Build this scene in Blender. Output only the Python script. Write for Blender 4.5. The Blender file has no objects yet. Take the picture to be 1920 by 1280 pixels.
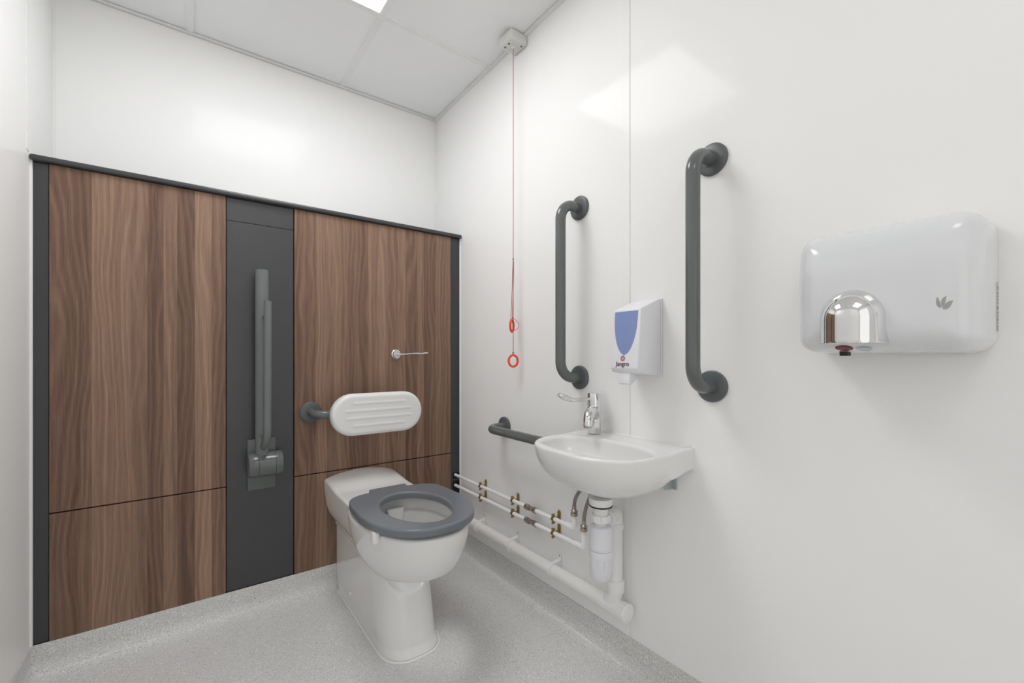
import bpy, bmesh, math
import numpy as np
from mathutils import Vector, Matrix

R = math.radians
PI = math.pi
SC = bpy.context.scene
COL = SC.collection

# ---------------------------------------------------------------- room dimensions (metres)
XL, XR = -0.387, 1.116          # side walls
YP, YB, YF = 1.94, 2.21, -1.15  # face of the boxing, back wall, front wall
ZC = 2.295                      # ceiling grid
ZK = 0.098                      # top of the coved vinyl
CAM_H = 0.985

# ================================================================= materials
MATS = {}


def nt(name):
    m = bpy.data.materials.new(name)
    m.use_nodes = True
    t = m.node_tree
    return m, t, t.nodes['Principled BSDF']


def plain(name, col, rough=0.4, metal=0.0, spec=0.5, coat=0.0, bump=0.0, bscale=200.0, var=0.0):
    m, t, b = nt(name)
    c = (*col, 1)
    b.inputs['Base Color'].default_value = c
    b.inputs['Roughness'].default_value = rough
    b.inputs['Metallic'].default_value = metal
    b.inputs['Specular IOR Level'].default_value = spec
    b.inputs['Coat Weight'].default_value = coat
    b.inputs['Coat Roughness'].default_value = 0.05
    g = t.nodes.new('ShaderNodeNewGeometry')
    n = t.nodes.new('ShaderNodeTexNoise')
    n.inputs['Scale'].default_value = bscale
    n.inputs['Detail'].default_value = 3
    t.links.new(g.outputs['Position'], n.inputs['Vector'])
    if var > 0:
        mx = t.nodes.new('ShaderNodeMixRGB')
        mx.inputs[1].default_value = (*[k * (1 - var) for k in col], 1)
        mx.inputs[2].default_value = (*[min(1, k * (1 + var)) for k in col], 1)
        t.links.new(n.outputs['Fac'], mx.inputs[0])
        t.links.new(mx.outputs[0], b.inputs['Base Color'])
    if bump > 0:
        bp = t.nodes.new('ShaderNodeBump')
        bp.inputs['Strength'].default_value = bump
        bp.inputs['Distance'].default_value = 0.001
        t.links.new(n.outputs['Fac'], bp.inputs['Height'])
        t.links.new(bp.outputs['Normal'], b.inputs['Normal'])
    MATS[name] = m
    return m


plain('wall_white', (0.90, 0.90, 0.893), 0.10, spec=0.085, var=0.006, bscale=3)
plain('wall_satin', (0.90, 0.90, 0.893), 0.22, spec=0.02, var=0.006, bscale=3)
plain('trim_white', (0.80, 0.80, 0.795), 0.3)
plain('sealant_white', (0.84, 0.84, 0.83), 0.4)
plain('ceiling_tile', (0.90, 0.905, 0.91), 0.9, spec=0.2, var=0.01, bscale=500)
plain('ceiling_tee', (0.86, 0.86, 0.855), 0.5)
plain('charcoal', (0.034, 0.035, 0.039), 0.34, spec=0.75, var=0.08, bscale=30)
plain('void_black', (0.006, 0.006, 0.006), 0.8)
plain('rail_grey', (0.125, 0.138, 0.135), 0.16, spec=0.5)
plain('rail_grey_light', (0.155, 0.172, 0.170), 0.18, spec=0.5)
plain('flange_grey', (0.105, 0.115, 0.122), 0.35)
plain('seat_grey', (0.170, 0.188, 0.212), 0.22, spec=0.5)
plain('ceramic', (0.80, 0.80, 0.79), 0.08, spec=0.5, coat=0.3)
plain('plastic_white', (0.86, 0.86, 0.865), 0.3)
plain('pipe_white', (0.92, 0.92, 0.94), 0.3)
plain('pipe_cream', (0.86, 0.85, 0.825), 0.32)
plain('trap_white', (0.78, 0.78, 0.83), 0.35)
plain('cushion_white', (0.80, 0.80, 0.79), 0.4)
plain('dryer_white', (0.72, 0.735, 0.76), 0.15, coat=0.4)
plain('dispenser_white', (0.82, 0.82, 0.86), 0.28)
plain('dispenser_blue', (0.24, 0.31, 0.57), 0.25)
plain('chrome', (0.80, 0.80, 0.81), 0.05, metal=1.0)
plain('steel', (0.50, 0.55, 0.57), 0.35, metal=0.9)
plain('nickel', (0.50, 0.44, 0.40), 0.25, metal=1.0)
plain('brass', (0.40, 0.27, 0.10), 0.35, metal=0.9, var=0.2, bscale=300)
plain('rubber_black', (0.01, 0.01, 0.01), 0.5)
plain('red_plastic', (0.80, 0.07, 0.03), 0.3)
plain('red_cord', (0.45, 0.10, 0.08), 0.7)
plain('red_lens', (0.16, 0.012, 0.018), 0.15)
plain('ink_purple', (0.10, 0.03, 0.08), 0.5)
plain('ink_red', (0.45, 0.05, 0.09), 0.5)
plain('emblem_grey', (0.36, 0.36, 0.35), 0.4)
plain('sticker_grey', (0.50, 0.50, 0.49), 0.5)
plain('ink_grey', (0.20, 0.20, 0.20), 0.5)
plain('box_cream', (0.72, 0.72, 0.69), 0.4)


def mat_braid():
    m, t, b = nt('braided_steel')
    b.inputs['Base Color'].default_value = (0.33, 0.32, 0.31, 1)
    b.inputs['Metallic'].default_value = 0.7
    b.inputs['Roughness'].default_value = 0.4
    g = t.nodes.new('ShaderNodeNewGeometry')
    w = t.nodes.new('ShaderNodeTexWave')
    w.bands_direction = 'DIAGONAL'
    w.inputs['Scale'].default_value = 160
    w.inputs['Distortion'].default_value = 1.0
    t.links.new(g.outputs['Position'], w.inputs['Vector'])
    bp = t.nodes.new('ShaderNodeBump')
    bp.inputs['Strength'].default_value = 0.6
    bp.inputs['Distance'].default_value = 0.002
    t.links.new(w.outputs['Fac'], bp.inputs['Height'])
    t.links.new(bp.outputs['Normal'], b.inputs['Normal'])
    MATS['braid'] = m


mat_braid()


def mat_emit(name, col, s):
    m = bpy.data.materials.new(name)
    m.use_nodes = True
    t = m.node_tree
    t.nodes.clear()
    e = t.nodes.new('ShaderNodeEmission')
    e.inputs['Color'].default_value = (*col, 1)
    e.inputs['Strength'].default_value = s
    o = t.nodes.new('ShaderNodeOutputMaterial')
    t.links.new(e.outputs[0], o.inputs[0])
    MATS[name] = m


mat_emit('lamp_diffuser', (0.985, 0.99, 1.0), 9.3)
mat_emit('fill_diffuser', (1.0, 0.975, 0.94), 4.0)  # weaker glow for the added fill panel


def mth(t, op, a, b=None):
    n = t.nodes.new('ShaderNodeMath')
    n.operation = op
    for i, v in enumerate((a, b)):
        if v is None:
            continue
        if isinstance(v, (int, float)):
            n.inputs[i].default_value = v
        else:
            t.links.new(v, n.inputs[i])
    return n.outputs[0]


def comb(t, x, y, z):
    n = t.nodes.new('ShaderNodeCombineXYZ')
    for i, v in enumerate((x, y, z)):
        if isinstance(v, (int, float)):
            n.inputs[i].default_value = v
        else:
            t.links.new(v, n.inputs[i])
    return n.outputs[0]


def mat_walnut():
    m, t, b = nt('walnut')
    g = t.nodes.new('ShaderNodeNewGeometry')
    s = t.nodes.new('ShaderNodeSeparateXYZ')
    t.links.new(g.outputs['Position'], s.inputs[0])
    X, Z = s.outputs[0], s.outputs[2]
    # the laminate is printed in staves of uneven width
    stops = [(-.40, .45, .10), (-.251, .78, .55), (-.160, .62, .90), (-.115, .35, .27), (-.0723, .68, .37), (-.035, .30, .73),
             (.013, .86, .15), (.066, .52, .62), (.341, .50, .81), (.420, .72, .05), (.467, .66, .44),
             (.556, .42, .66), (.6395, .70, .21), (.690, .84, .95), (.7247, .58, .33), (.7800, .74, .58), (.8173, .48, .77),
             (.870, .70, .12), (.9123, .44, .49), (.975, .64, .86)]
    cr = t.nodes.new('ShaderNodeValToRGB')
    cr.color_ramp.interpolation = 'CONSTANT'
    el = cr.color_ramp.elements
    while len(el) > 1:
        el.remove(el[-1])
    for i, (x, a, o) in enumerate(stops):
        e = el[0] if i == 0 else el.new((x + .4) / 1.6)
        e.position = max(0, (x + .4) / 1.6)
        e.color = (a, o, 0, 1)
    t.links.new(mth(t, 'DIVIDE', mth(t, 'ADD', X, .4), 1.6), cr.inputs[0])
    sc = t.nodes.new('ShaderNodeSeparateColor')
    t.links.new(cr.outputs[0], sc.inputs[0])
    tint, off = sc.outputs[0], sc.outputs[1]
    offb = mth(t, 'MULTIPLY', off, 37.0)

    def noise(vec, scale, detail, rough=.5):
        n = t.nodes.new('ShaderNodeTexNoise')
        n.inputs['Scale'].default_value = scale
        n.inputs['Detail'].default_value = detail
        n.inputs['Roughness'].default_value = rough
        t.links.new(vec, n.inputs['Vector'])
        return n.outputs['Fac']
    warp = noise(comb(t, mth(t, 'MULTIPLY', X, 7.0), offb, mth(t, 'MULTIPLY', Z, 1.5)), 1.0, 2.5, .45)
    ph = mth(t, 'ADD', mth(t, 'MULTIPLY', X, 300.0), mth(t, 'MULTIPLY', warp, 46.0))
    ring = mth(t, 'ADD', mth(t, 'MULTIPLY', mth(t, 'SINE', ph), .5), .5)
    ring = mth(t, 'POWER', ring, 1.6)
    wide = noise(comb(t, mth(t, 'ADD', mth(t, 'MULTIPLY', X, 48.0), mth(t, 'MULTIPLY', warp, 4.0)), offb, mth(t, 'MULTIPLY', Z, .7)), 1.0, 3.0, .6)
    fib = noise(comb(t, mth(t, 'MULTIPLY', X, 420.0), offb, mth(t, 'MULTIPLY', Z, 9.0)), 1.0, 3.0, .6)
    pore = noise(comb(t, mth(t, 'MULTIPLY', X, 900.0), offb, mth(t, 'MULTIPLY', Z, 60.0)), 1.0, 2.0, .5)
    v = mth(t, 'MULTIPLY', tint, .64)
    v = mth(t, 'ADD', v, mth(t, 'MULTIPLY', ring, .12))
    v = mth(t, 'ADD', v, mth(t, 'MULTIPLY', wide, .50))
    v = mth(t, 'ADD', v, mth(t, 'MULTIPLY', fib, .46))
    v = mth(t, 'ADD', v, mth(t, 'MULTIPLY', pore, .16))
    v = mth(t, 'SUBTRACT', v, .47)
    c2 = t.nodes.new('ShaderNodeValToRGB')
    e = c2.color_ramp.elements
    e[0].position, e[0].color = .08, (.060, .032, .021, 1)
    e[1].position, e[1].color = .95, (.430, .275, .190, 1)
    k = e.new(.38)
    k.color = (.165, .096, .067, 1)
    k = e.new(.64)
    k.color = (.262, .162, .113, 1)
    t.links.new(v, c2.inputs[0])
    t.links.new(c2.outputs[0], b.inputs['Base Color'])
    b.inputs['Roughness'].default_value = .48
    b.inputs['Specular IOR Level'].default_value = .3
    bp = t.nodes.new('ShaderNodeBump')
    bp.inputs['Strength'].default_value = .15
    bp.inputs['Distance'].default_value = .001
    t.links.new(fib, bp.inputs['Height'])
    t.links.new(bp.outputs['Normal'], b.inputs['Normal'])
    MATS['walnut'] = m


mat_walnut()


def mat_vinyl():
    m, t, b = nt('speckled_vinyl')
    g = t.nodes.new('ShaderNodeNewGeometry')
    P = g.outputs['Position']

    def noise(scale, detail):
        n = t.nodes.new('ShaderNodeTexNoise')
        n.inputs['Scale'].default_value = scale
        n.inputs['Detail'].default_value = detail
        t.links.new(P, n.inputs['Vector'])
        return n.outputs['Fac']

    def ramp(src, a, bb, ca, cb):
        r = t.nodes.new('ShaderNodeValToRGB')
        r.color_ramp.elements[0].position, r.color_ramp.elements[0].color = a, (*[ca] * 3, 1)
        r.color_ramp.elements[1].position, r.color_ramp.elements[1].color = bb, (*[cb] * 3, 1)
        t.links.new(src, r.inputs[0])
        return r.outputs[0]

    def mix(f, a, c, mode='MIX'):
        n = t.nodes.new('ShaderNodeMixRGB')
        n.blend_type = mode
        for i, v in enumerate((f, a, c)):
            if isinstance(v, tuple):
                n.inputs[i].default_value = v
            elif isinstance(v, (int, float)):
                n.inputs[i].default_value = v
            else:
                t.links.new(v, n.inputs[i])
        return n.outputs[0]
    base = mix(ramp(noise(420, 2), .35, .65, 0, 1), (.58, .58, .572, 1), (.80, .80, .785, 1))
    base = mix(ramp(noise(2.2, 3), .35, .7, 0, 1), base, mix(.12, base, (.42, .40, .385, 1)))
    for scale, thr, lo, colr in ((230, .15, .74, (.36, .36, .355, 1)), (210, .15, .76, (1, .99, .97, 1)), (250, .12, .90, (.12, .12, .12, 1)), (240, .13, .90, (.50, .43, .35, 1))):
        v = t.nodes.new('ShaderNodeTexVoronoi')
        v.inputs['Scale'].default_value = scale
        t.links.new(P, v.inputs['Vector'])
        sep = t.nodes.new('ShaderNodeSeparateColor')
        t.links.new(v.outputs['Color'], sep.inputs[0])
        near = mth(t, 'LESS_THAN', v.outputs['Distance'], thr * 2.0)
        pick = mth(t, 'GREATER_THAN', sep.outputs[0], lo)
        base = mix(mth(t, 'MULTIPLY', near, pick), base, colr)
    t.links.new(base, b.inputs['Base Color'])
    b.inputs['Roughness'].default_value = .38
    b.inputs['Specular IOR Level'].default_value = .4
    MATS['vinyl'] = m


mat_vinyl()

# ================================================================= mesh tools


class MB:
    """collects shapes in world coordinates and links them as one mesh object"""

    def __init__(self):
        self.bm = bmesh.new()

    def add(self, verts, faces):
        vs = [self.bm.verts.new(v) for v in verts]
        for f in faces:
            try:
                self.bm.faces.new([vs[i] for i in f])
            except ValueError:
                pass
        return vs

    def box(self, x0, x1, y0, y1, z0, z1, bev=0.0, seg=2):
        v = [(x, y, z) for x in (x0, x1) for y in (y0, y1) for z in (z0, z1)]
        f = [(0, 1, 3, 2), (4, 6, 7, 5), (0, 4, 5, 1), (2, 3, 7, 6), (0, 2, 6, 4), (1, 5, 7, 3)]
        vs = self.add(v, f)
        if bev > 0:
            ed = set(e for q in vs for e in q.link_edges)
            bmesh.ops.bevel(self.bm, geom=list(ed), offset=bev, segments=seg, profile=.5, affect='EDGES', clamp_overlap=True)
        return self

    def tube(self, pts, r, n=20, cap=True, closed=False):
        pts = [Vector(p) for p in pts]
        N = len(pts)
        rs = r if isinstance(r, (list, tuple)) else [r] * N
        tang = []
        for i in range(N):
            a = pts[(i - 1) % N] if (closed or i > 0) else pts[i]
            c = pts[(i + 1) % N] if (closed or i < N - 1) else pts[i]
            tang.append((c - a).normalized())
        up = Vector((0, 0, 1)) if abs(tang[0].z) < .9 else Vector((1, 0, 0))
        nrm = (up - tang[0] * up.dot(tang[0])).normalized()
        verts, faces = [], []
        for i in range(N):
            if i > 0:
                q = tang[i - 1].rotation_difference(tang[i])
                nrm = q @ nrm
                nrm = (nrm - tang[i] * nrm.dot(tang[i])).normalized()
            bi = tang[i].cross(nrm)
            for k in range(n):
                a = 2 * PI * k / n
                verts.append(pts[i] + (nrm * math.cos(a) + bi * math.sin(a)) * rs[i])
        for i in range(N if closed else N - 1):
            j = (i + 1) % N
            for k in range(n):
                l = (k + 1) % n
                faces.append((i * n + k, i * n + l, j * n + l, j * n + k))
        if cap and not closed:
            faces.append(tuple(reversed(range(n))))
            faces.append(tuple(range((N - 1) * n, N * n)))
        self.add(verts, faces)
        return self

    def lathe(self, c, axis, prof, n=32, cap=True):
        """prof: list of (distance along axis, radius)"""
        ax = Vector(axis).normalized()
        up = Vector((0, 0, 1)) if abs(ax.z) < .9 else Vector((1, 0, 0))
        u = (up - ax * up.dot(ax)).normalized()
        w = ax.cross(u)
        c = Vector(c)
        verts, faces = [], []
        for (d, r) in prof:
            for k in range(n):
                a = 2 * PI * k / n
                verts.append(c + ax * d + (u * math.cos(a) + w * math.sin(a)) * max(r, 1e-5))
        m = len(prof)
        for i in range(m - 1):
            for k in range(n):
                l = (k + 1) % n
                faces.append((i * n + k, i * n + l, (i + 1) * n + l, (i + 1) * n + k))
        if cap:
            faces.append(tuple(reversed(range(n))))
            faces.append(tuple(range((m - 1) * n, m * n)))
        self.add(verts, faces)
        return self

    def prism(self, pts, d, bev=0.0, seg=2):
        """polygon pts (3d, planar) extruded by vector d"""
        d = Vector(d)
        n = len(pts)
        v = [Vector(p) for p in pts] + [Vector(p) + d for p in pts]
        f = [tuple(reversed(range(n))), tuple(range(n, 2 * n))]
        f += [(i, (i + 1) % n, n + (i + 1) % n, n + i) for i in range(n)]
        vs = self.add(v, f)
        if bev > 0:
            ed = set(e for q in vs for e in q.link_edges)
            bmesh.ops.bevel(self.bm, geom=list(ed), offset=bev, segments=seg, profile=.5, affect='EDGES', clamp_overlap=True)
        return self

    def build(self, name, mat, parent=None, org=(0, 0, 0), sharp=35, flat=False):
        org = Vector(org)
        if parent is not None:
            p = parent
            org = Vector((0, 0, 0))
            while p is not None:
                org = org + p.location
                p = p.parent
        bmesh.ops.recalc_face_normals(self.bm, faces=self.bm.faces[:])
        for v in self.bm.verts:
            v.co -= org
        me = bpy.data.meshes.new(name)
        self.bm.to_mesh(me)
        self.bm.free()
        return finish(name, me, mat, parent, org, sharp, flat)


def finish(name, me, mat, parent, org, sharp=35, flat=False):
    if not flat:
        for p in me.polygons:
            p.use_smooth = True
        me.set_sharp_from_angle(angle=R(sharp))
    me.materials.append(MATS[mat])
    o = bpy.data.objects.new(name, me)
    COL.objects.link(o)
    if parent is not None:
        o.parent = parent
    else:
        o.location = org
    return o


def thing(name, label, cat, loc=(0, 0, 0), group=None):
    o = bpy.data.objects.new(name, None)
    o.empty_display_size = .05
    COL.objects.link(o)
    o.location = loc
    return tag(o, label, cat, group)


def tag(o, label, cat, group=None):
    o['label'] = label
    o['category'] = cat
    if group:
        o['group'] = group
    return o


def struct(o):
    o['kind'] = 'structure'
    return o


def dup(src, loc, label, group=None):
    c = src.copy()
    COL.objects.link(c)
    c.location = loc
    c['label'] = label
    if group:
        c['group'] = group

    def rec(s, d):
        for ch in s.children:
            k = ch.copy()
            COL.objects.link(k)
            k.parent = d
            rec(ch, k)
    rec(src, c)
    return c


def bent(pts, r, n=10):
    """polyline with its inner corners rounded to radius r"""
    pts = [Vector(p) for p in pts]
    out = [pts[0]]
    for i in range(1, len(pts) - 1):
        a, b, c = pts[i - 1], pts[i], pts[i + 1]
        u, w = (a - b).normalized(), (c - b).normalized()
        ang = u.angle(w)
        if ang > PI - .02:
            out.append(b)
            continue
        d = min(r / math.tan(ang / 2), .49 * (a - b).length if i > 1 else .98 * (a - b).length, .49 * (c - b).length if i < len(pts) - 2 else .98 * (c - b).length)
        rr = d * math.tan(ang / 2)
        cen = b + (u + w).normalized() * (rr / math.sin(ang / 2))
        s, e = b + u * d - cen, b + w * d - cen
        tot = s.angle(e)
        for k in range(n + 1):
            f = k / n
            v = (s * math.sin((1 - f) * tot) + e * math.sin(f * tot)) / math.sin(tot)
            out.append(cen + v)
    out.append(pts[-1])
    return out


def bez(p, n=24):
    p = [Vector(q) for q in p]
    out = []
    for i in range(n + 1):
        t = i / n
        a = 1 - t
        out.append(p[0] * a ** 3 + p[1] * 3 * a * a * t + p[2] * 3 * a * t * t + p[3] * t ** 3)
    return out

# ---- implicit surfaces (smooth ceramic and moulded shapes)


def smin(a, b, k):
    h = np.clip(.5 + .5 * (b - a) / k, 0, 1)
    return b + (a - b) * h - k * h * (1 - h)


def smax(a, b, k):
    return -smin(-a, -b, k)


def sstep(a, b, x):
    t = np.clip((x - a) / (b - a), 0, 1)
    return t * t * (3 - 2 * t)


def net(fn, lo, hi, h):
    """naive surface nets over fn(x,y,z) < 0"""
    ax = [np.arange(lo[i] - 2 * h, hi[i] + 2.5 * h, h, dtype=np.float32) for i in range(3)]
    X, Y, Z = np.meshgrid(*ax, indexing='ij')
    F = fn(X, Y, Z).astype(np.float32)
    S = F < 0
    sh = tuple(k - 1 for k in F.shape)

    def c(A, d):
        return A[d[0]:d[0] + sh[0], d[1]:d[1] + sh[1], d[2]:d[2] + sh[2]]
    cs = [(i, j, k) for i in (0, 1) for j in (0, 1) for k in (0, 1)]
    cnt = sum(c(S, d).astype(np.int8) for d in cs)
    mask = (cnt > 0) & (cnt < 8)
    idx = np.argwhere(mask)
    num = -np.ones(sh, dtype=np.int64)
    num[mask] = np.arange(len(idx))
    pos = np.zeros((len(idx), 3))
    w = np.zeros(len(idx))
    for a in cs:
        for q in range(3):
            if a[q]:
                continue
            b = list(a)
            b[q] = 1
            fa = F[idx[:, 0] + a[0], idx[:, 1] + a[1], idx[:, 2] + a[2]]
            fb = F[idx[:, 0] + b[0], idx[:, 1] + b[1], idx[:, 2] + b[2]]
            cr = (fa < 0) != (fb < 0)
            t = np.where(cr, fa / np.where(cr, fa - fb, 1), 0)
            p = np.array(a, float)[None, :].repeat(len(idx), 0)
            p[:, q] += t
            pos += p * cr[:, None]
            w += cr
    pos = pos / w[:, None]
    V = (idx + pos) * h + np.array([a[0] for a in ax])
    quads = []
    for q in range(3):
        d = [0, 0, 0]
        d[q] = 1
        A = S[:S.shape[0] - d[0], :S.shape[1] - d[1], :S.shape[2] - d[2]]
        B = S[d[0]:, d[1]:, d[2]:]
        e = np.argwhere(A != B)
        u, v = [k for k in range(3) if k != q]
        ok = (e[:, u] > 0) & (e[:, v] > 0) & (e[:, u] < sh[u]) & (e[:, v] < sh[v])
        e = e[ok]
        sgn = A[e[:, 0], e[:, 1], e[:, 2]]
        if q == 1:
            sgn = ~sgn
        def cell(du, dv):
            k = e.copy()
            k[:, u] -= du
            k[:, v] -= dv
            return num[k[:, 0], k[:, 1], k[:, 2]]
        Q = np.stack([cell(1, 1), cell(0, 1), cell(0, 0), cell(1, 0)], 1)
        Q[~sgn] = Q[~sgn][:, ::-1]
        quads.append(Q)
    return V, np.concatenate(quads)


def net_obj(name, fn, lo, hi, h, mat, parent=None, xf=None, org=(0, 0, 0), sharp=60):
    V, Q = net(fn, lo, hi, h)
    if xf is not None:
        V = xf(V)
    o = Vector(org)
    if parent is not None:
        p = parent
        o = Vector((0, 0, 0))
        while p is not None:
            o = o + p.location
            p = p.parent
    V = V - np.array(o)
    me = bpy.data.meshes.new(name)
    me.from_pydata(V.tolist(), [], Q.tolist())
    bm = bmesh.new()
    bm.from_mesh(me)
    bmesh.ops.recalc_face_normals(bm, faces=bm.faces[:])
    bm.to_mesh(me)
    bm.free()
    return finish(name, me, mat, parent, o, sharp)


# ================================================================= the setting
def room():
    T = .06
    # vinyl floor with its coved skirting, one sheet
    prof = [(0.0005, ZK), (0.003, ZK), (0.003, .052)]
    rr = .045
    for k in range(1, 9):
        a = PI / 2 * k / 8
        prof.append((.003 + rr * (1 - math.cos(a)), .052 - .052 * math.sin(a)))
    prof[-1] = (.003 + rr, 0.0)
    m = MB()
    loops = []
    for d, z in prof:
        loops.append([(XL + d, YF + d, z), (XR - d, YF + d, z), (XR - d, YP - d, z), (XL + d, YP - d, z)])
    v = [p for l in loops for p in l]
    f = []
    for i in range(len(loops) - 1):
        for k in range(4):
            l = (k + 1) % 4
            f.append((i * 4 + k, i * 4 + l, i * 4 + 4 + l, i * 4 + 4 + k))
    n = (len(loops) - 1) * 4
    f.append((n, n + 1, n + 2, n + 3))
    m.add(v, f)
    fl = struct(m.build('floor', 'vinyl', sharp=50))
    # make sure the sheet faces up
    me = fl.data
    if me.polygons[-1].normal.z < 0:
        me.flip_normals()
    struct(MB().box(XL - T, XR + T, YF - T, YB + T, -.08, -.002).build('floor_slab', 'void_black'))
    struct(MB().box(XR, XR + T, YF - T, .8750, 0, 2.42).box(XR, XR + T, .8760, YB + T, 0, 2.42).build('wall_right', 'wall_white'))
    struct(MB().box(XL - T, XL, YF - T, YB + T, 0, 2.42).build('wall_left', 'wall_satin'))
    struct(MB().box(XL, XR, YB, YB + T, 0, 2.42).build('wall_back', 'wall_white'))
    # front wall with a doorway behind the camera
    dx0, dx1, dz = -.28, .74, 2.06
    m = MB()
    m.box(XL, dx0, YF - T, YF, 0, 2.42)
    m.box(dx1, XR, YF - T, YF, 0, 2.42)
    m.box(dx0, dx1, YF - T, YF, dz, 2.42)
    struct(m.build('wall_front', 'wall_white'))
    m = MB()
    m.box(dx0, dx0 + .03, YF - T - .01, YF + .012, .0, dz, .003)
    m.box(dx1 - .03, dx1, YF - T - .01, YF + .012, .0, dz, .003)
    m.box(dx0 + .03, dx1 - .03, YF - T - .01, YF + .012, dz - .03, dz, .003)
    struct(m.build('trim_9', 'trim_white'))
    # ceiling tiles
    struct(MB().box(XL, XR, YF, YB, ZC + .005, ZC + .02).build('ceiling', 'ceiling_tile'))
    xs, ys = (.006, .602), (1.652, 1.046, .44, -.166, -.772)
    w = .012
    m = MB()
    for x in xs:
        m.box(x - w, x + w, YF, YB, ZC, ZC + .006)
    struct(m.build('trim_1', 'ceiling_tee'))
    m = MB()
    e = [XL] + list(xs) + [XR]
    for y in ys:
        for a in range(3):
            m.box(e[a] + (w if a else 0), e[a + 1] - (w if a < 2 else 0), y - w, y + w, ZC + .0005, ZC + .006)
    struct(m.build('trim_2', 'ceiling_tee'))
    m = MB()
    t = .018
    m.box(XL, XR, YB - t, YB, ZC - .001, ZC + .002)
    m.box(XL, XR, YB - .0015, YB, ZC - .001, ZC + .02)
    m.box(XL, XL + t, YF, YB - t, ZC - .001, ZC + .002)
    m.box(XR - t, XR, YF, YB - t, ZC - .001, ZC + .002)
    struct(m.build('trim_3', 'ceiling_tee'))
    # joint covers of the wall sheets
    m = MB()
    m.box(XR - .0016, XR, .8762, .900, ZK, ZC, .0006, 1)
    struct(m.build('trim_4', 'wall_white'))
    m = MB()
    m.box(XL, XL + .0016, 1.900, 1.926, 1.60, ZC, .0006, 1)
    struct(m.build('trim_5', 'wall_white'))
    # corner beads
    m = MB()
    m.tube([(XR - .002, YB - .002, 1.6), (XR - .002, YB - .002, ZC)], .006, 10)
    m.tube([(XL + .002, YB - .002, 1.6), (XL + .002, YB - .002, ZC)], .006, 10)
    struct(m.build('trim_6', 'sealant_white'))
    # white sealant down both edges and along the top of the boxing
    m = MB()
    m.tube([(XL + .001, YP - .001, ZK), (XL + .001, YP - .001, 1.585)], .0055, 8)
    m.tube([(XR - .001, YP + .000, ZK), (XR - .001, YP + .000, 1.580)], .0048, 8)
    struct(m.build('trim_7', 'sealant_white'))
    # carcass behind the panels
    struct(MB().box(XL, XR, YP + .026, YB, 0, 1.575).build('wall_boxing', 'void_black'))


room()

# ceiling light
lt = thing('ceiling_light', 'square white glowing light panel set in the ceiling grid', 'ceiling light', (.304, 1.349, ZC))
MB().box(.020, .588, 1.060, 1.638, ZC + .0022, ZC + .0048).build('diffuser', 'lamp_diffuser', lt, flat=True)
m = MB()
a, b, c, d = .0185, .5895, 1.0585, 1.6395
m.box(a, b, c, c + .0015, ZC + .001, ZC + .005)
m.box(a, b, d - .0015, d, ZC + .001, ZC + .005)
m.box(a, a + .0015, c + .0015, d - .0015, ZC + .001, ZC + .005)
m.box(b - .0015, b, c + .0015, d - .0015, ZC + .001, ZC + .005)
m.build('frame', 'trim_white', lt, flat=True)

l2 = dup(lt, (.304, 1.349 - 3 * .606, ZC), 'added dim square fill light panel in the ceiling nearer the doorway, behind the viewer', None)  # unseen panel, added as fill light for the floor and lower walls
for ch in l2.children:
    if ch.name.startswith('diffuser'):
        ch.data = ch.data.copy()
        ch.data.materials[0] = MATS['fill_diffuser']

# ================================================================= boxing panels


def panel(name, x0, x1, z0, z1, y0, th, mat, label, bev=.0012):
    o = MB().box(x0, x1, y0, y0 + th, z0, z1, bev, 1).build(name, mat, org=((x0 + x1) / 2, y0 + th / 2, z0))
    return tag(o, label, 'wall panel')


WT = 1.578
panel('walnut_board', -.346, .1125, .4955, WT, 1.937, .018, 'walnut', 'large upper walnut panel left of the charcoal column')
panel('walnut_board', -.346, .1125, ZK, .4915, 1.937, .018, 'walnut', 'small lower walnut panel left of the charcoal column, above the floor')
panel('walnut_board', .345, 1.058, .4955, WT, 1.937, .018, 'walnut', 'large upper walnut panel behind the white backrest, with the flush lever')
panel('walnut_board', .345, 1.058, ZK, .4915, 1.937, .018, 'walnut', 'small lower walnut panel behind the toilet pan')
panel('charcoal_board', .1145, .342, ZK, 1.4915, 1.943, .018, 'charcoal', 'tall charcoal panel behind the folded grey support rail', .0008)
panel('charcoal_board', .1145, .342, 1.4925, WT, 1.943, .018, 'charcoal', 'short charcoal panel above the tall charcoal column, under the ledge', .0008)
panel('charcoal_filler_board', XL + .002, -.3475, ZK, WT, 1.943, .018, 'charcoal', 'narrow charcoal strip in the left corner beside the walnut panels', .0008)
st = panel('charcoal_filler_board', 1.0595, XR - .003, ZK, WT, 1.943, .018, 'charcoal', 'narrow charcoal strip at the right wall where the white pipes enter', .0008)
m = MB()
m.box(1.073, XR - .004, 1.9405, 1.9435, .362, .392, .001, 1)
m.box(1.073, XR - .004, 1.9405, 1.9435, .288, .348, .001, 1)
m.build('pipe_cutout', 'void_black', st)
lg = MB().box(XL + .001, XR - .001, 1.922, YB - .001, 1.579, 1.597, .006, 3).build('charcoal_ledge', 'charcoal', org=(.365, 2.06, 1.579))
tag(lg, 'long charcoal ledge capping the walnut and charcoal panels', 'ledge')
MB().tube([(XL + .004, YB - .003, 1.5985), (XR - .004, YB - .003, 1.5985)], .003, 8).build('sealant_bead', 'sealant_white', lg)

# ================================================================= toilet
XT = .605


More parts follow.
